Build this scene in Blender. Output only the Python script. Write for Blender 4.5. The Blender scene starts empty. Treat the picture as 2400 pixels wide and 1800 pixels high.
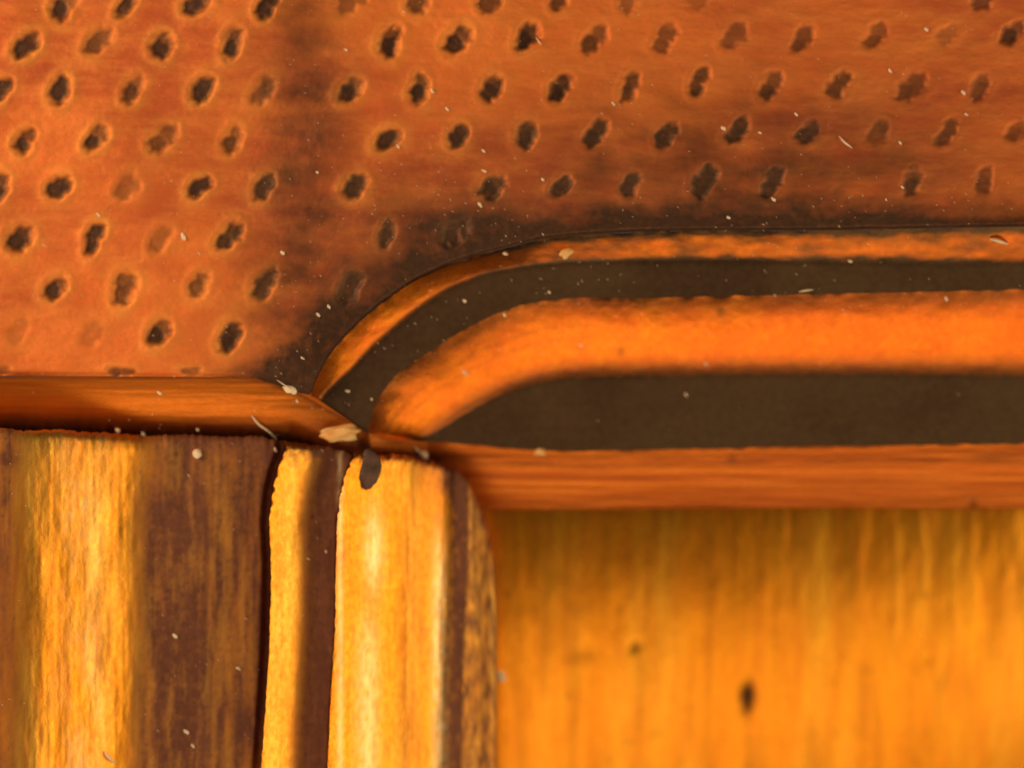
import bpy, math, random
import numpy as np
from mathutils import Vector, noise, Matrix

# ---------------------------------------------------------------- camera, world, lamps, exposure
S = bpy.context.scene
S.unit_settings.scale_length = 0.01            # one unit is a centimetre: the view is 24 mm wide
D = 6.67                                        # camera distance
cd = bpy.data.cameras.new('camera'); cam = bpy.data.objects.new('camera', cd)
S.collection.objects.link(cam); S.camera = cam
cam.location = (0, 0, D); cd.lens = 100; cd.sensor_width = 36; cd.clip_start = .05; cd.clip_end = 200
cd.dof.use_dof = True; cd.dof.focus_distance = D - .09; cd.dof.aperture_fstop = 0.33
W = bpy.data.worlds.new('World'); S.world = W; W.use_nodes = True
W.node_tree.nodes['Background'].inputs[0].default_value = (.80, .70, .66, 1)
W.node_tree.nodes['Background'].inputs[1].default_value = .075
def lamp(name, loc, target, sx, sy, power, col):
    l = bpy.data.lights.new(name, 'AREA'); l.shape = 'RECTANGLE'; l.size = sx; l.size_y = sy
    l.energy = power; l.color = col
    o = bpy.data.objects.new(name, l); S.collection.objects.link(o); o.location = loc
    o.rotation_euler = (Vector(target) - Vector(loc)).to_track_quat('-Z', 'Y').to_euler()
    return o
lamp('lamp_front', (-.5, -8, 4.6), (0, 0, 0), 9, 4.2, 215, (1, .68, .40))
lamp('lamp_corner', (6.2, -6.2, 4.8), (0, 0, 0), 5, 4.2, 130, (1, .72, .42))
lamp('lamp_side', (8.5, -1.0, 4.8), (0, 0, 0), 8, 4.6, 330, (1, .74, .38))
lamp('lamp_plate_fill', (-6.0, 1.8, 4.6), (-.6, 0, 0), 5, 4, 430, (1, .64, .36))  # added fill that brightens the punched plate
S.view_settings.view_transform = 'Standard'; S.view_settings.look = 'None'
S.view_settings.exposure = 0; S.view_settings.gamma = 1
S.render.engine = 'CYCLES'

# ---------------------------------------------------------------- helpers
def P(px, py, z=0.0):
    """plan position from a measured place on the 24 x 18 mm view"""
    k = (D - z) / D
    return ((px - 1200) / 1000 * k, (900 - py) / 1000 * k, z)
def nz(x, y, s=0.0): return noise.noise(Vector((x, y, s)))
def fb(x, y, s=0.0): return nz(x, y, s) + .5 * nz(2*x, 2*y, s+7) + .25 * nz(4*x, 4*y, s+13)
def ip(x, pts):
    return float(np.interp(x, [p[0] for p in pts], [p[1] for p in pts]))
def sm(a, b, x):
    t = min(1, max(0, (x - a) / (b - a))); return t*t*(3-2*t)
def tag(o, label=None, cat=None, group=None, kind=None):
    if label: o['label'] = label
    if cat: o['category'] = cat
    if group: o['group'] = group
    if kind: o['kind'] = kind
    return o
def empty(name, loc):
    o = bpy.data.objects.new(name, None); o.empty_display_size = .1
    S.collection.objects.link(o); o.location = loc; return o
def grid_obj(name, rows, mat, parent, attr=None, flip=False, sharp=()):
    """rows: list of equal lists of 3D points; attr: dict name -> list of rows of floats"""
    n, m = len(rows), len(rows[0])
    off = parent.location if parent else Vector((0, 0, 0))
    vs = [(p[0]-off.x, p[1]-off.y, p[2]-off.z) for r in rows for p in r]
    fs = []
    for i in range(n-1):
        for j in range(m-1):
            f = (i*m+j, (i+1)*m+j, (i+1)*m+j+1, i*m+j+1)
            fs.append(f[::-1] if flip else f)
    me = bpy.data.meshes.new(name); me.from_pydata(vs, [], fs)
    me.materials.append(mat); me.polygons.foreach_set('use_smooth', [True]*len(fs))
    if attr:
        for k, a in attr.items():
            at = me.attributes.new(k, 'FLOAT', 'POINT')
            at.data.foreach_set('value', [v for r in a for v in r])
    me.update()
    o = bpy.data.objects.new(name, me); S.collection.objects.link(o); o.parent = parent
    return o

# ---------------------------------------------------------------- materials
def metal(name, ca, cb, cc, rough=(.3, .45), metallic=1.0, streak=(1, 1), nscale=3.0,
          bump=.25, matte=None, dark=(.05, .028, .02), bscale=90, bstretch=(1, 1, 1), rot=0.6, worn_glint=(1, .47, .09)):
    m = bpy.data.materials.new(name); m.use_nodes = True
    t = m.node_tree; N = t.nodes; L = t.links; b = N['Principled BSDF']
    def new(ty, **k):
        n = N.new(ty)
        for a, v in k.items(): setattr(n, a, v)
        return n
    def mathn(op, a, bb=None, c=None, clamp=False):
        n = new('ShaderNodeMath', operation=op, use_clamp=clamp)
        for i, v in enumerate((a, bb, c)):
            if v is None: continue
            if isinstance(v, (int, float)): n.inputs[i].default_value = v
            else: L.new(v, n.inputs[i])
        return n.outputs[0]
    def mixc(f, a, bb):
        n = new('ShaderNodeMix', data_type='RGBA')
        if isinstance(f, (int, float)): n.inputs[0].default_value = f
        else: L.new(f, n.inputs[0])
        for i, v in ((6, a), (7, bb)):
            if isinstance(v, tuple): n.inputs[i].default_value = (*v, 1)
            else: L.new(v, n.inputs[i])
        return n.outputs[2]
    tc = new('ShaderNodeTexCoord').outputs['Object']
    def noi(scale, sx=1, sy=1, det=5, ro=.55, rz=0, dist=0):
        mp = new('ShaderNodeMapping'); mp.inputs['Scale'].default_value = (sx, sy, 1); mp.inputs['Rotation'].default_value = (0, 0, rz)
        # rotate first, then stretch
        mr = new('ShaderNodeMapping'); mr.inputs['Rotation'].default_value = (0, 0, rz); mp.inputs['Rotation'].default_value = (0, 0, 0)
        L.new(tc, mr.inputs[0]); L.new(mr.outputs[0], mp.inputs[0])
        n = new('ShaderNodeTexNoise'); n.inputs['Scale'].default_value = scale; n.inputs['Detail'].default_value = det
        n.inputs['Roughness'].default_value = ro; n.inputs['Distortion'].default_value = dist
        L.new(mp.outputs[0], n.inputs['Vector']); return n.outputs[0]
    def ramp(v, a, c):
        n = new('ShaderNodeMapRange', clamp=True, interpolation_type='SMOOTHSTEP')
        L.new(v, n.inputs[0]); n.inputs[1].default_value = a; n.inputs[2].default_value = c; return n.outputs[0]
    big = ramp(noi(nscale, *streak, dist=.3), .36, .64)
    mid = ramp(noi(nscale*5, *streak, det=8, ro=.7), .38, .66)
    fine = ramp(noi(60, max(1, streak[0]*.5), max(1, streak[1]*.5), det=6, ro=.75), .3, .72)
    col = mixc(big, ca, cb)
    col = mixc(mathn('MULTIPLY', mid, .6), col, cc)
    col = mixc(mathn('MULTIPLY', fine, .25), col, tuple(v*.55 for v in cc))
    at = new('ShaderNodeAttribute', attribute_name='polish').outputs['Fac']
    dk = new('ShaderNodeAttribute', attribute_name='grime_shade').outputs['Fac']  # dirt and tarnish, plus shade and dark reflections put into the colour
    sp = noi(45, 1, 1, det=5, ro=.7)
    dkn = mathn('MULTIPLY', dk, mathn('MULTIPLY_ADD', sp, .6, .7), clamp=True)
    dcol = mixc(mathn('MULTIPLY_ADD', fine, .45, mathn('MULTIPLY', big, .4)), tuple(v*.72 for v in dark), tuple(v*w for v, w in zip(dark, (1.5, 1.7, 1.7))))
    col = mixc(dkn, col, dcol)
    ha = new('ShaderNodeAttribute', attribute_name='worn_glint').outputs['Fac']  # burnished dimple rims, plus highlights painted on the ribs
    col = mixc(mathn('MULTIPLY', ha, mathn('MULTIPLY_ADD', fine, .7, .5), clamp=True), col, worn_glint)
    L.new(col, b.inputs['Base Color'])
    r = mathn('MULTIPLY_ADD', fine, rough[1]-rough[0], rough[0])
    if matte:     # matte = (metallic, roughness) where polish is 0
        mm = mathn('MULTIPLY_ADD', at, metallic-matte[0], matte[0])
        L.new(mm, b.inputs['Metallic'])
        mr_ = new('ShaderNodeMix', data_type='FLOAT'); L.new(at, mr_.inputs[0])
        mr_.inputs[2].default_value = matte[1]; L.new(r, mr_.inputs[3]); r = mr_.outputs[0]
    else: b.inputs['Metallic'].default_value = metallic
    L.new(r, b.inputs['Roughness'])
    b.inputs['Specular IOR Level'].default_value = .4
    # brushed scratches, grain and slow waviness
    h1 = noi(bscale, bstretch[0], bstretch[1], det=4, ro=.7, rz=rot)
    h2 = noi(260, 1, .35, det=3, ro=.7, rz=.8)
    h3 = noi(14, *[max(.6, v*.6) for v in streak], det=4, ro=.6)
    h = mathn('ADD', mathn('MULTIPLY', h1, .5), mathn('MULTIPLY', h2, .30))
    h = mathn('ADD', h, mathn('MULTIPLY', h3, 2.0))
    bn = new('ShaderNodeBump'); bn.inputs['Strength'].default_value = bump; bn.inputs['Distance'].default_value = .012
    L.new(h, bn.inputs['Height']); L.new(bn.outputs[0], b.inputs['Normal'])
    return m
M_plate = metal('punched_brass', (.96, .255, .055), (.64, .135, .045), (1, .34, .075), rough=(.34, .42), matte=(.45, .60),
                streak=(.6, 1.9), nscale=1.8, bump=.17, dark=(.085, .040, .024))
M_mould = metal('polished_brass', (.88, .26, .02), (.84, .21, .02), (.80, .16, .022), rough=(.26, .34), streak=(1.0, 1.0),
                nscale=2.6, bump=.07, dark=(.092, .050, .024), matte=(.15, .5))
M_inner = metal('dull_brass_edge', (.86, .24, .02), (.58, .13, .02), (.95, .30, .035), rough=(.34, .44), streak=(.12, 3.2),
                nscale=3.5, bump=.10, matte=(.55, .5), dark=(.08, .03, .015))
M_panel = metal('golden_brass', (1, .47, .035), (1, .39, .02), (.82, .25, .02), rough=(.32, .42), streak=(4.0, .35),
                nscale=1.5, bump=.10, dark=(.05, .02, .012), matte=(.72, .5))
M_strip = metal('worn_golden_brass', (1, .57, .09), (1, .40, .025), (.95, .30, .03), rough=(.33, .47), streak=(3.6, .45),
                nscale=1.9, bump=.085, bstretch=(.45, 2.2), rot=.75, worn_glint=(1, .82, .48), dark=(.20, .072, .040), matte=(.25, .55))
def simple(name, c1, c2, rough=.45, scale=30, sss=0):
    m = bpy.data.materials.new(name); m.use_nodes = True; t = m.node_tree; b = t.nodes['Principled BSDF']
    n = t.nodes.new('ShaderNodeTexNoise'); n.inputs['Scale'].default_value = scale; n.inputs['Detail'].default_value = 5
    tc = t.nodes.new('ShaderNodeTexCoord'); t.links.new(tc.outputs['Object'], n.inputs['Vector'])
    r = t.nodes.new('ShaderNodeValToRGB'); r.color_ramp.elements[0].color = (*c1, 1); r.color_ramp.elements[1].color = (*c2, 1)
    r.color_ramp.elements[0].position = .35; r.color_ramp.elements[1].position = .65
    t.links.new(n.outputs[0], r.inputs[0]); t.links.new(r.outputs[0], b.inputs['Base Color'])
    bp = t.nodes.new('ShaderNodeBump'); bp.inputs['Strength'].default_value = .5; bp.inputs['Distance'].default_value = .01
    t.links.new(n.outputs[0], bp.inputs['Height']); t.links.new(bp.outputs[0], b.inputs['Normal'])
    b.inputs['Roughness'].default_value = rough
    return m
M_dust = simple('pale_dust', (.95, .78, .52), (1, .93, .78))
M_crumb = simple('amber_crumb', (.85, .42, .10), (1, .75, .35), .45, 22)
M_flake = simple('dark_flake', (.05, .03, .022), (.14, .075, .05), .55, 30)

# ---------------------------------------------------------------- the measured edges (tenths of a hundredth of a centimetre)
C0 = [(-150,880),(0,880),(300,882),(520,884),(600,888),(650,903),(700,921),(727,926),(740,893),(763,846),(788,812),(817,781),(850,748),(889,716),(925,690),(962,665),
      (998,646),(1034,629),(1070,616),(1106,604),(1180,583),(1260,562),(1356,551),(1480,544),(1600,541),(1925,540),(2400,531),(2560,528)]
def rail(pts, n=320, power=1.0):
    """evenly sampled smooth polyline"""
    p = np.array(pts, float)
    d = np.r_[0, np.cumsum(np.hypot(*np.diff(p, axis=0).T))]
    # Catmull-Rom through the points
    out = []
    for s in np.linspace(0, 1, n) ** power * d[-1]:
        i = min(len(p)-2, max(0, np.searchsorted(d, s, side='right')-1)); t = (s-d[i])/(d[i+1]-d[i])
        p1, p2 = p[i], p[i+1]
        m1 = (p[i+1]-p[i-1])/(d[i+1]-d[i-1]) if i > 0 else (p2-p1)/(d[i+1]-d[i])
        m2 = (p[i+2]-p[i])/(d[i+2]-d[i]) if i < len(p)-2 else (p2-p1)/(d[i+1]-d[i])
        h = d[i+1]-d[i]
        out.append(((2*t**3-3*t*t+1)*p1 + (t**3-2*t*t+t)*h*m1 + (-2*t**3+3*t*t)*p2 + (t**3-t*t)*h*m2))
    return np.array(out)
# rails of the swept moulding, from the junction out to the right
R0 = rail([(727,926),(740,890),(763,846),(817,781),(889,716),(962,665),(1034,629),(1106,604),(1180,583),(1260,563),(1356,551),(1600,541),(1925,540),(2400,531),(2560,528)], power=1.5)
R1 = rail([(745,936),(763,915),(817,868),(889,795),(962,734),(1034,683),(1100,652),(1180,632),(1260,622),(1356,615),(1600,612),(1925,616),(2400,622),(2560,624)], power=1.5)
R2 = rail([(862,1016),(872,972),(884,940),(903,912),(924,884),(956,857),(1009,824),(1055,792),(1106,763),(1179,729),(1251,709),(1359,698),(1500,699),(1716,694),(1988,688),(2400,679),(2560,676)], power=1.5)
R3 = rail([(962,1033),(994,1024),(1034,1000),(1106,955),(1179,916),(1251,890),(1330,877),(1400,873),(1762,868),(2123,868),(2400,872),(2560,874)], power=1.5)
R4 = rail([(997,1035),(1025,1037),(1070,1040),(1179,1050),(1287,1057),(1400,1057),(1852,1048),(2400,1040),(2560,1037)], power=1.5)

def prof(spec):
    """spec: (u, tilt degrees) -> list of (u, z) by integration; u in thousandths"""
    out = [(spec[0][0], 0.0)]; z = 0
    for (u0, a0), (u1, a1) in zip(spec, spec[1:]):
        n = max(1, int(abs(u1-u0)/5))
        for k in range(n):
            a = math.radians(a0 + (a1-a0)*(k+.5)/n); z -= math.tan(a)*(u1-u0)/n/1000
            out.append((u0+(u1-u0)*(k+1)/n, z))
    return out

case = empty('brass_case', (0, 0, -.35))
tag(case, 'orange brass case with a punched plate and curved stepped moulding over a golden recess', 'brass fitting')

# ---------------------------------------------------------------- punched plate
q = 2400/2212
DM = []   # x, y, strength, row
rows_d = [
 [(138,5),(275,5),(425,6),(577,5),(760,0,.5),(905,2,.8),(1060,0,.8),(1208,-4,.8),(1360,-8,.5),(1510,-8,.3),(2125,-4,.8)],
 [(57,97),(212,88,.8),(350,97),(503,92),(842,87),(990,83),(1138,78),(1285,82,.8),(1437,80,.65),(1587,75,.6),(1735,82,.75),(1893,75,.7),(2045,74,.35),(2190,68)],
 [(-3,195),(130,193),(287,193,.9),(438,192),(570,195,.6),(758,193),(907,190),(1062,190,.95),(1210,187),(1362,185,.75),(1510,175,.75),(1665,183,.7),(1813,180,.75),(1970,185,.65),(2117,187,.7)],
 [(52,302),(208,298),(353,298,.8),(503,300,.85),(838,300),(990,292),(1137,290),(1288,285,.85),(1438,290,.7),(1595,280,.8),(1748,285,.8),(1898,285,.5),(2047,285,.6),(2200,280,.6)],
 [(-3,405),(127,405),(275,405,.55),(430,402),(570,402,.8),(768,400),(1064,402),(1214,402,.85),(1362,398,.7),(1522,390,.8),(1670,392,.8),(1820,400,.15),(1970,392,.7),(2127,385,.6)],
 [(43,515),(202,513),(345,517,.5),(495,510,.9),(835,505,.85),(985,500,.9)],
 [(120,622),(268,622,.85),(430,612,.75),(573,612,.8),(757,618,.8)],
 [(40,715,.18),(200,722,.22),(343,718),(497,727)],
 [(0,800,.5),(262,803,.8),(412,803,.6)]]
rnd = random.Random(5)
for ri, r in enumerate(rows_d):
    for d in r:
        st = d[2] if len(d) > 2 else 1
        x, y = d[0]*q, d[1]*q
        ang = math.radians(rnd.uniform(38, 72))        # the punch leans to the right
        a, b = rnd.uniform(32, 41), rnd.uniform(21, 28)
        if ri == 8: a, b, ang = 26, 12, 0
        ca, sa = math.cos(ang), -math.sin(ang)
        o = rnd.uniform(8, 21)
        DM.append((x+ca*o*.6, y+sa*o*.6, a*.72, b*rnd.uniform(.8, 1), ang+rnd.uniform(-.4, .4), st*rnd.uniform(.7, 1), ri))
        DM.append((x-ca*o*.8, y-sa*o*.8, a*.70, b*rnd.uniform(.75, 1), ang+rnd.uniform(-.5, .5), st, ri))
DMa = np.array([d[:6] for d in DM])
def dimple(x, y):
    dx = x-DMa[:, 0]; dy = -(y-DMa[:, 1])
    near = (np.abs(dx) < 80) & (np.abs(dy) < 80)
    if not near.any(): return 0, 0, 0
    dx = dx[near]; dy = dy[near]; A = DMa[near]
    c, s = np.cos(A[:, 4]), np.sin(A[:, 4])
    u = (dx*c+dy*s)/A[:, 2]; v = (-dx*s+dy*c)/A[:, 3]
    r = np.sqrt(u*u+v*v)
    wob = .26*nz(x/17, y/17, 3)+.03*nz(x/7, y/7, 5)
    t = np.clip((1.30-(r+wob*1.3))/.68, 0, 1); t = t*t*(3-2*t)
    i = np.argmax(t*A[:, 5])
    k = float((t*A[:, 5])[i])
    rim = float(np.max(np.exp(-((r-1.5)/.33)**2)*A[:, 5])) * (1-k)
    return k, rim, float(np.max(np.exp(-(np.maximum(r-1.1, 0)/.95)**2)*A[:, 5]))
xs = list(np.arange(-140, 2545, 4.2))
top = -130
NY = 240
vrows = []; pol = []; gri = []; wor = []
for x in xs:
    ye = ip(x, C0)
    rv, rp, rg, rw = [], [], [], []
    for j in range(NY+1):
        t = j/NY
        y = ye + (top-ye)*t
        k, rim, halo = dimple(x, y)
        de = ye-y                                   # distance above the lip (vertical)
        de *= 1-.28*sm(600, 760, x)*sm(1400, 1050, x)
        z = -.009*k + .0016*rim + .0015*fb(x/60, y/25) + .0005*nz(x/9, y/7, 2) + .012*fb(x/420, y/330, 4)
        # lip: slight groove and rolled edge where the moulding begins
        if x > 640: z -= .012*sm(9, 0, de)
        else: z -= .012*sm(12, 0, de)
        lipw = ip(x, [(0, 5), (500, 9), (620, 50), (740, 100), (950, 90), (1100, 72), (1300, 62), (2400, 50)])
        lip = 1-sm(lipw*.25, lipw*1.9, de + 12*fb(x/40, y/40, 8))
        # smoky brown tarnish, its tone partly standing in for darker reflection
        v = 0
        v = max(v, .86*math.exp(-((x-ip(y, [(0, 725), (400, 715), (900, 720)]))/ip(y, [(0, 88), (300, 105), (500, 140), (700, 160)]))**2) * sm(-700, 400, y))
        v = max(v, .78*math.exp(-(((x-1720)/620)**2+((y-420)/230)**2)))
        v = max(v, .75*math.exp(-(((x-1080)/360)**2+((y-560)/190)**2)))
        v = v*(.85+.5*fb(x/120, y/60, 11))
        pz = min(1, max(.35*lip, k*.3, v*.3, 0))
        rp.append(pz)
        dark = 1.0*k*(1-.15*sm(900, 2300, x)) + .92*v + .85*lip*(.6+.4*sm(40, 0, de))*sm(430, 700, x)  # dimples and tarnish, with the dark reflection at the lip painted in
        rg.append(max(0, min(1, dark)))
        rw.append(max(0, min(1, (1-k)*halo*(1-v)*(1-lip)*(.70-.5*sm(700, 1500, x))*(.75+.5*fb(x/45, y/45, 95)))))
        rv.append(P(x, y, z))
    vrows.append(rv); pol.append(rp); gri.append(rg); wor.append(rw)
grid_obj('punched_plate', vrows, M_plate, case, {'polish': pol, 'grime_shade': gri, 'worn_glint': wor}, flip=False)

# ---------------------------------------------------------------- stepped moulding, swept along the rails
def loft(name, rails, spec, z0, mat, grime_shade_at=None, jitter=2.5, seed=0):
    """rails share sampling; spec = per gap list of (t, tilt) and nominal width in thousandths"""
    ts = []; zs = [z0]; z = z0
    cols = [(0, 0.0)]
    for gi, (width, tl) in enumerate(spec):
        for (t0, a0), (t1, a1) in zip(tl, tl[1:]):
            n = max(2, int(width*(t1-t0)/5))
            for k in range(n):
                a = math.radians(a0+(a1-a0)*(k+.5)/n); z -= math.tan(a)*width*(t1-t0)/n/1000
                cols.append((gi, t0+(t1-t0)*(k+1)/n)); zs.append(z)
    R = []; G = []; PO = []
    n = len(rails[0])
    for i in range(n):
        fade = sm(-6, 10, i)
        row, g, po = [], [], []
        for (gi, t), zz in zip(cols, zs):
            p = rails[gi][i]*(1-t)+rails[gi+1][i]*t
            w = jitter*fb(p[0]/38, p[1]/38, seed+gi)*(1 if t in (0, 1) else .4)
            zz2 = z0+(zz-z0)*(.8+.2*fade)
            zz2 += .0009*fb(p[0]/70, p[1]/55, 20+seed) 
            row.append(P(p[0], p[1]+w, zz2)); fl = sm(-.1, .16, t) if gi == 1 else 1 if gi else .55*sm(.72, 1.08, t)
            po.append(1-.75*fl); g.append(min(1.8, (grime_shade_at(p[0], p[1], gi, t) if grime_shade_at else 0) + fl*(1.42+.2*fb(p[0]/40, p[1]/14, 88)+.1*nz(p[0]/6, p[1]/6, 89))))  # flat ledges coloured dark in place of their dark reflection
        R.append(row); G.append(g); PO.append(po)
    o = grid_obj(name, R, mat, case, {'grime_shade': G, 'polish': PO}, flip=True)
    return o, z
zt = -.012
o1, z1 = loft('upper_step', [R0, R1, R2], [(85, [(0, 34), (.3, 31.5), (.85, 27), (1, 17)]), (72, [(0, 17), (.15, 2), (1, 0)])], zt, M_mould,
     grime_shade_at=lambda x, y, g, t: max(0, (.75*math.exp(-(t/.16)**2) if g == 0 else 0)) * sm(950, 1150, x) + (.55+.40*fb(x/75, y/22, 81)+.05*math.exp(-(t/.2)**2))*sm(1040, 1260, x)*(g == 0), seed=1)  # duller red reflection of the straight bead painted into the colour
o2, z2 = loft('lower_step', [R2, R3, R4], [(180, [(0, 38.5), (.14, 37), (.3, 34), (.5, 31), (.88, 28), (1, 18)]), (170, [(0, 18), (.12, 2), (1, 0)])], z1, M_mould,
     grime_shade_at=lambda x, y, g, t: max(0, (.62+.16*fb(x/90, y/40, 83))*math.exp(-(t/.24)**2)*(g == 0)) + (.22*math.exp(-((t-.36)/.035)**2)+.16*math.exp(-((t-.52)/.03)**2))*(g == 0)*sm(1500, 1150, x) + .5*sum(math.exp(-(((x-a)/c)**2+((y-b)/c)**2)) for a, b, c in ((1689,730,10),(1456,823,12))), seed=2)  # darker reflection along the crest painted in, plus streaks and two dark spots
# last drop into the recess; to the left it goes on as the front edge of the plate
E0 = rail([(-150,880),(0,881),(300,882),(520,884),(600,888),(650,903),(700,922),(760,955),(820,988),(866,1016),(900,1032),(960,1034),(1010,1036),(1070,1040),(1179,1050),(1287,1057),(1400,1057),(1852,1048),(2400,1040),(2560,1037)], n=420)
E1 = rail([(-150,1010),(0,1010),(300,1020),(520,1030),(600,1036),(680,1052),(760,1085),(820,1120),(880,1160),(940,1180),(1010,1188),(1090,1192),(1165,1194),(1400,1193),(1852,1190),(2400,1194),(2560,1196)], n=420)
R = []; G = []
for i in range(420):
    a, b = E0[i], E1[i]; right = sm(700, 1100, a[0])
    zs0 = ip(a[0], [(620, -.012), (735, z1*.75), (866, z1), (1000, z2)])
    tl = [(0, 12*(1-right)+40*right), (.2, 18*(1-right)+36*right), (.42, 26*(1-right)+35*right), (.5, 30*(1-right)+36*right), (.62, 38*(1-right)+37*right), (.8, 52*(1-right)+38*right), (1, 64*(1-right)+44*right)]
    row, g = [], []; z = zs0; n = 44
    w = abs(b[1]-a[1])
    for k in range(n+1):
        t = k/n; p = a*(1-t)+b*t
        zz = z + .0011*right*nz(p[0]/700, p[1]/13, 31) + .0010*fb(p[0]/260, p[1]/9, 33)
        row.append(P(p[0], p[1] + 2.5*fb(p[0]/50, 0, 3+(t > .5))*(t in (0, 1)), zz))
        gg = .5*math.exp(-(t/.06)**2)*(1-right) + .35*(1-right)*sm(.45, .8, t) + .5*right*math.exp(-((t-.22)/.07)**2)*(.5+fb(p[0]/120, p[1]/8, 37)) + .6*sm(.6, 1, t)*(1-right) + .95*math.exp(-(((a[0]-900)/200)**2))*sm(-.2, .35, t) + .45*math.exp(-(((p[0]-1716)/12)**2+((p[1]-1076)/9)**2)) + .7*math.exp(-(((p[0]-2282)/9)**2+((p[1]-1183)/12)**2))  # shaded foot of the left bar and the joint painted darker, plus small marks
        g.append(min(1, gg))
        ang = math.radians(ip(t, tl)); z -= math.tan(ang)*w/n/1000
    zend = z
    for dz in (.03, .12, 1.2): row.append(P(b[0], b[1], zend-dz)); g.append(.6)
    R.append(row); G.append(g)
zi = zend
grid_obj('inner_edge', R, M_inner, case, {'grime_shade': G, 'polish': [[.6]*len(G[0])]*len(G)}, flip=True)

# ---------------------------------------------------------------- recessed golden panel
ZP = zi-.05
pits = [(1752,1634,15,33,1.5), (1488,1514,13,13,.6), (1535,1723,8,8,.25), (1475,1745,12,9,.2), (1605,1660,22,10,.13), (2165,1548,22,10,.15), (1370,1530,34,18,.22), (2213,1590,10,40,.2)]
R = []; PO = []; G = []
for xx in np.arange(900, 2600, 7.0):
    row, p_, g_ = [], [], []
    for yy in np.arange(1120, 1960, 7.0):
        pit = max(s*math.exp(-(((xx-a+ (yy-b)*.12)/c)**2+((yy-b)/d)**2)) for a, b, c, d, s in pits)
        t = (yy-1180)/620
        u = (xx-1160)/1240
        z = ZP + .05*t - .27*max(0, t)**1.5 - .07*max(0, u)**2 + .0006*nz(xx/26, yy/420, 4) + .0005*nz(xx/10, yy/300, 6) + .0016*fb(xx/60, yy/160, 9) - .008*pit
        row.append(P(xx, yy, z)); p_.append(1)
        line = .20*math.exp(-((xx-1752)/5)**2)*sm(1560, 1700, yy)
        g_.append(min(1, pit + line + .14*sm(.15, .5, nz(xx/12, yy/300, 15)) + .16*sm(.0, .5, nz(xx/40, yy/420, 18)) + .3*sm(.5, .8, nz(xx/24, yy/30, 16))))
    R.append(row); PO.append(p_); G.append(g_)
grid_obj('recessed_panel', R, M_panel, case, {'polish': PO, 'grime_shade': G}, flip=True)

# ---------------------------------------------------------------- ribbed upright butting against the case
upright = empty('ribbed_upright', (-.65, -.9, -.35))
tag(upright, 'thick golden ribbed upright with a ragged top end butted under the punched plate', 'brass strip')
TOPE = [(-150,1000),(0,1003),(60,1010),(140,1006),(190,1012),(270,1015),(345,1022),(430,1018),(520,1024),(600,1022),(640,1030),(680,1036),(760,1045),(820,1062),(870,1066),(950,1066),(1000,1076),(1040,1086),(1070,1100),(1098,1128),(1120,1165),(1140,1215),(1153,1270),(1161,1330),(1164,1400)]
KA = [(1000,660),(1054,668),(1100,650),(1141,640),(1217,630),(1325,635),(1488,632),(1624,624),(1800,612),(1960,606)]
KB = [(1000,835),(1070,826),(1125,803),(1217,788),(1488,784),(1651,773),(1800,767),(1960,762)]
KC = [(1000,1095),(1217,1096),(1325,1094),(1500,1086),(1800,1080),(1960,1078)]
KD = [(1000,1164),(1960,1164)]
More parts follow.
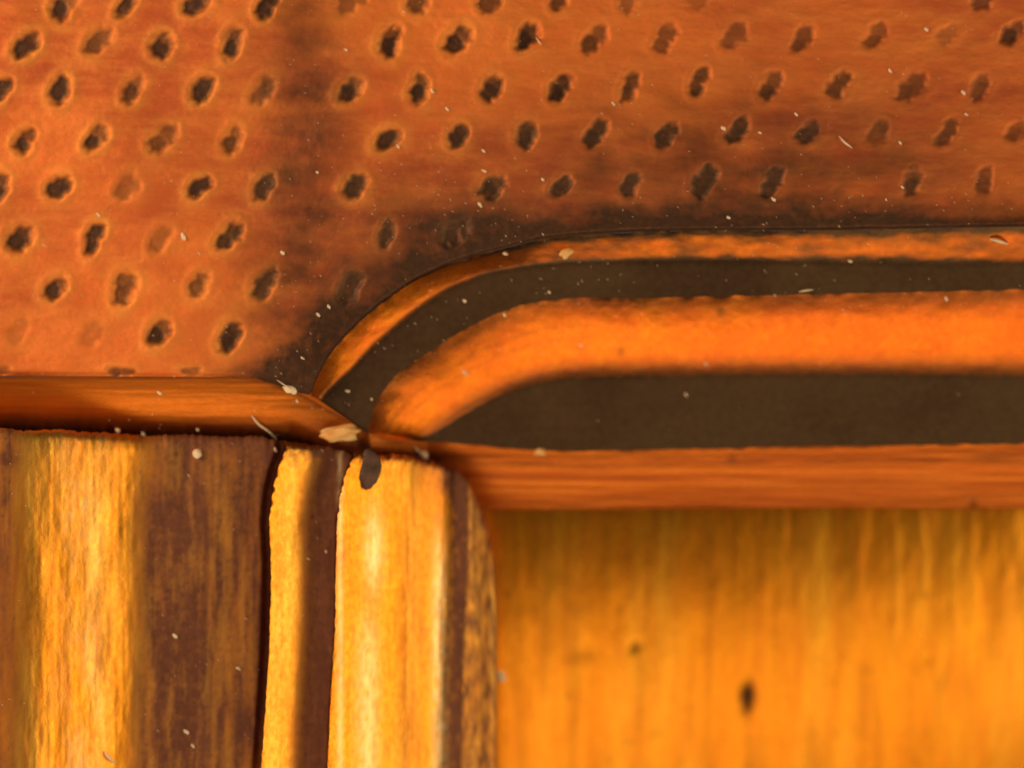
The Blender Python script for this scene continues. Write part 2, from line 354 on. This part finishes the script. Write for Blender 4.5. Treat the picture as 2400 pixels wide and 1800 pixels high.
def strip(name, xl, xr, spec, z0, attrs, nose=True, side=0):
    """spec: (fraction across, tilt) ; xl/xr functions of y"""
    us = []
    pr = []
    zz = z0; nomw = xr(1500)-xl(1500)
    us.append(0); pr.append(z0)
    for (t0, a0), (t1, a1) in zip(spec, spec[1:]):
        n = max(1, int(nomw*(t1-t0)/4))
        for k in range(n):
            a = math.radians(a0+(a1-a0)*(k+.5)/n); zz -= math.tan(a)*nomw*(t1-t0)/n/1000
            us.append(t0+(t1-t0)*(k+1)/n); pr.append(zz)
    R = []; PO = []; G = []; WO = []
    ND = 170
    for u, z in zip(us, pr):
        row, p_, g_, w_ = [], [], [], [0, 0]
        xt = xl(1200)*(1-u)+xr(1200)*u
        for it in range(2):
            yt = ip(xt, TOPE) + 4*fb(xt/16, 0, 40) + 2.5*nz(xt/5, 1, 41)
            xt = xl(yt)*(1-u)+xr(yt)*u
        x0 = xt
        row.append(P(x0, yt+2, z-.8)); p_.append(0); g_.append(.7)
        row.append(P(x0, yt+1, z-.022)); p_.append(0); g_.append(.6)
        for j in range(ND+1):
            t = (j/ND)**1.15
            y = yt+(1950-yt)*t
            x = xl(y)*(1-u)+xr(y)*u
            if u in (0, 1): x += 2.2*fb(y/22, xl(1500)/50, 44) + 5*max(0, nz(y/11, xl(1500)/50, 45))*sm(1400, 1080, y)
            e = y-yt
            zz_ = z - .016*math.exp(-e/9) + .0004*fb(x/10, y/300, 50) + .0018*fb(x/60, y/170, 52) + .0003*nz(x/6, y/12, 53)
            row.append(P(x, y, zz_))
            p, g = attrs(x, y, u, e)
            p_.append(min(1, max(0, p))); g_.append(min(1, max(0, g)))
            xb = xl(y); wn = .8*math.exp(-(((x-876)/20)**2+((y-1290)/85)**2)) + .55*math.exp(-((x-862)/24)**2)*sm(1380, 1560, y) + .75*math.exp(-((x-1030)/15)**2)*sm(1150, 1420, y)  # pale highlights painted on the inner rib and its worn edge
            wn += .22*math.exp(-((x-190)/60)**2)*(.6+fb(x/50, y/160, 97)) + .5*math.exp(-((x-797)/7)**2)  # painted sheen on the outer rib's bright core and along the crease
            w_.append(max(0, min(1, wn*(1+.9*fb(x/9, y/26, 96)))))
        R.append(row); PO.append(p_); G.append(g_); WO.append(w_)
    # right-hand wall down the side
    if side:
        last = R[-1]
        for dz in (.02, side):
            R.append([(v[0]+.001, v[1], (v[2]-dz)) for v in last]); PO.append(PO[-1]); G.append([.8]*len(last)); WO.append([0]*len(last))
    grid_obj(name, R, M_strip, upright, {'polish': PO, 'grime_shade': G, 'worn_glint': WO}, flip=True)
    return pr[-1]
ZS = .115
def at1(x, y, u, e):
    g = .25*sm(.1, .5, nz(x/14, y/200, 60)) + (.35+.5*sm(360, 620, x))*math.exp(-(e+12*fb(x/14, y/14, 98))/20) + .45*sm(585, 620, x) + .35*sm(.45, .75, nz(x/9, y/14, 61))  # streaks and dirt, with the groove's shade painted beside the middle rib
    g += .30*math.exp(-((x-405)/55)**2)*sm(1100, 1250, y) + .25*math.exp(-((x-455)/22)**2) + .6*math.exp(-(((x-15)/26)**2+((y-1075)/16)**2)) + .4*math.exp(-(((x-12)/10)**2+((y-1175)/12)**2))
    f = sm(.56, .65, u) + .85*sm(.31, .20, u)  # flat faces coloured brown where they reflect the dark surroundings
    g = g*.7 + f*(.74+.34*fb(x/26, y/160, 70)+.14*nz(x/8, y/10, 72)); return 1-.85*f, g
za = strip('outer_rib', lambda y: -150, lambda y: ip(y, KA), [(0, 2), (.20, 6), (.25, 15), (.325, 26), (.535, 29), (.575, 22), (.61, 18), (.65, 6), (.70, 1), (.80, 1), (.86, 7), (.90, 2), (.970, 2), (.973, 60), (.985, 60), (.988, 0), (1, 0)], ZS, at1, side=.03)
def at2(x, y, u, e):
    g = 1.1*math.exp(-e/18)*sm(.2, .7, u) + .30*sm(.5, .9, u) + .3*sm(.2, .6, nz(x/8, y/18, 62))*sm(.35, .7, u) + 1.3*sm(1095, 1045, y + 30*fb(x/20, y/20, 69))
    f = sm(.33, .66, u)  # dark reflection of the flat half put into the colour
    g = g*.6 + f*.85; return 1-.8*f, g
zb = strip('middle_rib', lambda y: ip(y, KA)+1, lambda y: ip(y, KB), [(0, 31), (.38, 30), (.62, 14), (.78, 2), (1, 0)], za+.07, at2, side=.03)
def at3(x, y, u, e):
    g = .9*math.exp(-(e+10*fb(x/12, y/12, 99))/13) + (.26+.25*nz(x/10, y/150, 68))*math.exp(-((u-.62)/.13)**2) + .95*sm(.84, .93, u + .03*fb(x/9, y/28, 67))*(1.1+.5*nz(x/12, y/20, 63)) + .2*sm(.2, .7, nz(x/8, y/90, 64)) + 1.5*math.exp(-(((x-1085)/55)**2+((y-1125)/45)**2))  # orange zone and dark right-hand flat paint in reflection tones, with some dirt
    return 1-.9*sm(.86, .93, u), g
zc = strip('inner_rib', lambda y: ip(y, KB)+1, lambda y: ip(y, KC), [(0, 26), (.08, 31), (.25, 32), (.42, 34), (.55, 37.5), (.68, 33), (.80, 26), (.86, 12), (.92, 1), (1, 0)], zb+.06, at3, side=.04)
def at4(x, y, u, e):
    g = .60 + .55*fb(x/12, y/40, 65) + .5*math.exp(-e/30)
    return 0.55, g
strip('side_bevel', lambda y: ip(y, KC)+1, lambda y: ip(y, KD), [(0, 18), (.25, 36), (.8, 46), (.9, 20), (1, 35)], zc-.006, at4, side=1.1)

# dark backing behind the joint, so that the crevice has a floor
me = bpy.data.meshes.new('back_plate')
a = [P(-300, 900, -1.5), P(2700, 900, -1.5), P(2700, 2100, -1.5), P(-300, 2100, -1.5)]
b_ = [(v[0], v[1], -1.6) for v in a]
off = case.location
me.from_pydata([(v[0]-off.x, v[1]-off.y, v[2]-off.z) for v in a+b_], [], [(3,2,1,0),(4,5,6,7),(0,1,5,4),(1,2,6,5),(2,3,7,6),(3,0,4,7)])
me.materials.append(M_inner); ob = bpy.data.objects.new('back_plate', me); S.collection.objects.link(ob); ob.parent = case

# ---------------------------------------------------------------- crumbs, lint and dust lying on the metal
bpy.context.view_layer.update()
dg = bpy.context.evaluated_depsgraph_get()
def surf(px, py):
    x, y = (px-1200)/1000, (900-py)/1000
    d = (Vector((x, y, 0))-Vector((0, 0, D))).normalized()
    hit, loc, nrm, *_ = S.ray_cast(dg, Vector((0, 0, D)), d)
    return (loc, nrm) if hit else (Vector((x, y, 0)), Vector((0, 0, 1)))
def blob(name, loc, nrm, lx, ly, lz, ang, mat, seed, rough=.35, sub=2):
    """irregular little solid resting on the surface, long axis turned by ang in the plane"""
    import bmesh
    bm = bmesh.new(); bmesh.ops.create_icosphere(bm, subdivisions=sub, radius=1)
    for v in bm.verts:
        f = 1+rough*fb(v.co.x*1.3+seed*3.1, v.co.y*1.3, v.co.z*1.3+seed)
        v.co = Vector((v.co.x*f*lx, v.co.y*f*ly, v.co.z*f*lz))
    me = bpy.data.meshes.new(name); bm.to_mesh(me); bm.free(); me.materials.append(mat)
    me.polygons.foreach_set('use_smooth', [lx > .02]*len(me.polygons))
    o = bpy.data.objects.new(name, me); S.collection.objects.link(o)
    o.location = loc+nrm*lz*.8
    o.rotation_euler = (nrm.to_track_quat('Z', 'Y') @ Matrix.Rotation(0, 3, 'Z').to_quaternion()).to_euler()
    o.rotation_euler = (Matrix.Rotation(ang, 3, 'Z')).to_euler()
    return o
def fibre(name, pts, rad, mat):
    """curved hair as a tapered tube lying on the surface"""
    import bmesh
    L3 = []
    p = rail(pts, n=14)
    for i, a in enumerate(p):
        l, n = surf(a[0], a[1]); L3.append(l+Vector((0, 0, rad*1.1+.010*math.sin(math.pi*i/13))))
    for _ in range(2): L3 = [L3[0]]+[(L3[i-1]+L3[i]*2+L3[i+1])/4 for i in range(1, 13)]+[L3[-1]]
    org = L3[0].copy(); vs = []; fs = []
    for i, c in enumerate(L3):
        t = (L3[min(13, i+1)]-L3[max(0, i-1)]).normalized(); s = t.cross(Vector((0, 0, 1))).normalized(); w = s.cross(t)
        r = rad*(.35+.65*math.sin(math.pi*min(1, max(0, (i+.6)/14.2))))
        for k in range(6):
            a_ = k*math.pi/3; vs.append(c-org+s*r*math.cos(a_)+w*r*math.sin(a_))
    for i in range(13):
        for k in range(6): fs.append((i*6+k, i*6+(k+1) % 6, (i+1)*6+(k+1) % 6, (i+1)*6+k))
    fs.append(tuple(range(5, -1, -1))); fs.append(tuple(78+k for k in range(6)))
    me = bpy.data.meshes.new(name); me.from_pydata(vs, [], fs); me.materials.append(mat)
    me.polygons.foreach_set('use_smooth', [True]*len(fs))
    o = bpy.data.objects.new(name, me); S.collection.objects.link(o); o.location = org; return o

def rest(name, px, py, lx, ly, lz, ang, mat, seed, label, cat, group=None, rough=.35, sub=2):
    l, n = surf(px, py)
    return tag(blob(name, l, n, lx/1000, ly/1000, lz/1000, math.radians(ang), mat, seed, rough, sub), label, cat, group)
later = []
rest('crumb', 800, 1010, 46, 19, 18, 3, M_crumb, 3, 'amber crumb wedged in the joint above the ribbed upright, the largest of the bits', 'crumb', rough=.6, sub=3)
rest('flake', 862, 1098, 28, 44, 8, -12, M_flake, 11, 'dark scale flake on the top end of the inner rib of the upright', 'flake', rough=.3, sub=3)
rest('dust_lump', 462, 1063, 11, 12, 10, 0, M_dust, 4, 'single round pale speck high on the outer rib', 'speck', rough=.15)
rest('dust_lump', 1165, 1588, 13, 13, 11, 0, M_dust, 6, 'pale lump on the right side of the ribbed upright, at the golden panel', 'lump', rough=.5)
rest('crumb', 1326, 589, 16, 11, 8, 30, M_crumb, 12, 'yellowish crumb on the top of the curved moulding, near the start of its straight run', 'crumb', rough=.6)
rest('crumb', 991, 1064, 13, 8, 7, -35, M_dust, 13, 'small cream crumb in the dark gap over the inner rib', 'crumb', rough=.6)
rest('crumb', 683, 909, 15, 9, 7, -20, M_dust, 14, 'pale crumb tangled with a short hair at the pointed end of the curved moulding', 'crumb', rough=.7)
rest('crumb', 1265, 1058, 15, 8, 6, 5, M_crumb, 15, 'orange crumb on the lip under the wide dark ledge', 'crumb', rough=.6)
fibs = [([(590,974),(608,996),(628,1009),(648,1029)], 4.2, 'long pale hair bridging the gap at the top of the outer rib'),
        ([(1967,319),(1978,334),(1997,347)], 3.8, 'pale bent fibre on the punched plate right of centre, longest one there'),
        ([(2320,560),(2340,566),(2362,572)], 5.5, 'thick cream fibre on the moulding near the right end of its thin bright ridge'),
        ([(1873,684),(1890,681),(1906,679)], 3.4, 'short tan fibre along the edge between the dark ledge and the broad orange band'),
        ([(650,891),(668,903),(690,915)], 2.4, 'thin hair by the pale crumb at the pointed end of the curved moulding'),
        ([(245,1762),(258,1775),(270,1790)], 5.0, 'blunt pale fibre low on the bright face of the outer rib'),
        ([(1256,88),(1262,97),(1268,105)], 3.0, 'short pale fibre leaning on a dark dimple in the top full row of the plate'),
        ([(972,1046),(980,1056),(992,1064)], 2.2, 'fine hair beside the small cream crumb in the dark gap')]
for p, r, lab in fibs: tag(fibre('fibre', p, r*.62/1000, M_dust), lab, 'fibre', 'hairs and fibres stuck to the metal')
# single dust specks that stand out, each named by where it lies
ordn = ['topmost', 'first', 'second', 'third', 'fourth', 'fifth', 'sixth', 'seventh', 'last']
sp = [(811,116,7),(1048,255,8),(932,342,7),(1135,401,9),(1125,479,9),(1438,243,7),(1185,593,9),(1013,213,8),(1272,421,8),(1133,354,7),(430,555,12),(743,403,6),(662,593,9),(231,503,8),
      (1696,300,9),(2258,217,9),(2171,69,8),(2086,165,8),(1866,268,7),(1781,311,6),(1813,467,9),(1708,510,7),(2115,439,6),(2265,268,7),(2077,467,5),(2110,335,7)]
flat = [(ri, ci, d[0]*q, d[1]*q) for ri, r in enumerate(rows_d) for ci, d in enumerate(r)]
used = set()
nth = ['first','second','third','fourth','fifth','sixth','seventh','eighth','ninth','tenth','eleventh','twelfth','thirteenth','fourteenth','fifteenth']
def where(x, y):
    for ri, ci, dx, dy in sorted(flat, key=lambda f: (f[2]-x)**2+(f[3]-y)**2):
        side = ('right' if x > dx else 'left') if abs(x-dx) > abs(y-dy) else ('below' if y > dy else 'above')
        s = 'just %s the %s dimple of the %s row' % ({'right': 'right of', 'left': 'left of', 'below': 'below', 'above': 'above'}[side], nth[ci], nth[ri])
        if s not in used: used.add(s); return s
rs = random.Random(9)
for i, (x, y, s) in enumerate(sp):
    rest('dust_speck', x, y, s*.85, s*.42, s*.35, rs.uniform(-60, -25), M_dust, 20+i, 'pale dust speck on the plate ' + where(x, y), 'dust speck', 'dust specks on the metal', rough=.6, sub=1)
sp2 = [(374,920,9,'the front edge below the plate, left part'),(275,1006,10,'the ragged end of the outer rib, leftmost there'),(336,1015,10,'the ragged end of the outer rib, middle one there'),(463,1006,6,'the ragged end of the outer rib above the round speck'),
       (696,940,6,'the red front edge just below the crumb with the hair'),(770,719,7,'the dark lip outside the arc, the upper of three'),(745,737,8,'the dark lip outside the arc, the middle of three'),(709,839,7,'the dark lip outside the arc, the lowest of three'),
       (1088,871,11,'the broad orange band where it bends'),(815,917,8,'the dark ledge near the sharp end of the arc'),(1088,705,8,'the dark ledge in the middle of the arc'),(1182,737,8,'the red crest of the broad orange band at the bend'),
       (1361,808,7,'the broad orange band past the bend'),(1287,685,6,'the dark ledge where the arc turns straight'),(1608,925,6,'the wide dark ledge, alone'),(1655,852,7,'the lower side of the broad orange band, centre'),
       (1992,611,7,'the border of ridge and dark ledge, right half'),(2218,699,8,'the upper side of the broad orange band, far right'),(437,1716,10,'the dark face of the outer rib, upper of a pair'),(453,1749,9,'the dark face of the outer rib, lower of a pair'),
       (410,1491,9,'the dark face of the outer rib at half height'),(559,1567,9,'the right side of the dark face of the outer rib'),(765,1293,6,'the dark half of the middle rib'),(644,1054,7,'the dark corner beside the long hair'),(871,936,5,'the border of dark ledge and red crest near the joint')]
for i, (x, y, s, w) in enumerate(sp2):
    rest('dust_speck', x, y, s*.85, s*.42, s*.35, rs.uniform(-60, -25), M_dust, 60+i, 'pale dust speck on ' + w, 'dust speck', 'dust specks on the metal', rough=.6, sub=1)
# the finest dust and lint, also standing in for slanting glints, past counting: one object
vs = []; fs = []
rf = random.Random(4)
n = 0
while n < 650:
    x = rf.uniform(-20, 2420); y = rf.uniform(-20, 1820)
    w = .35
    if 620 < x < 1300 and 380 < y < 950: w = 1
    if x > 1200 and 420 < y < 720: w = .9
    if x > 900 and 860 < y: w = .10
    if y > 1200 and x > 1180: w = .04
    if x < 600 and y > 1050: w = .35
    if rf.random() > w: continue
    if fb(x/130, y/130, 77) < rf.uniform(-.4, .5): continue
    l, nn = surf(x, y)
    s = rf.uniform(.8, 1.5)*(1.9 if rf.random() < .04 else 1)/1000; a_ = math.radians(rf.gauss(-42, 16)); L_ = s*rf.uniform(1.2, 3.2)
    ux, uy = math.cos(a_), math.sin(a_)
    c = l+Vector((0, 0, s*.3)); k = len(vs)
    vs += [c+Vector((ux*L_, uy*L_, 0)), c-Vector((ux*L_, uy*L_, 0)), c+Vector((-uy*s*.6, ux*s*.6, 0)), c-Vector((-uy*s*.6, ux*s*.6, 0)), c+Vector((0, 0, s*.7)), c-Vector((0, 0, s*.5))]
    fs += [(k, k+2, k+4), (k+2, k+1, k+4), (k+1, k+3, k+4), (k+3, k, k+4), (k+2, k, k+5), (k+1, k+2, k+5), (k+3, k+1, k+5), (k, k+3, k+5)]
    n += 1
me = bpy.data.meshes.new('fine_dust_glints'); me.from_pydata(vs, [], fs); me.materials.append(M_dust)
o = bpy.data.objects.new('fine_dust_glints', me); S.collection.objects.link(o)
tag(o, 'finest pale dust and stand-in glints scattered over the brass surfaces', 'dust', kind='stuff')
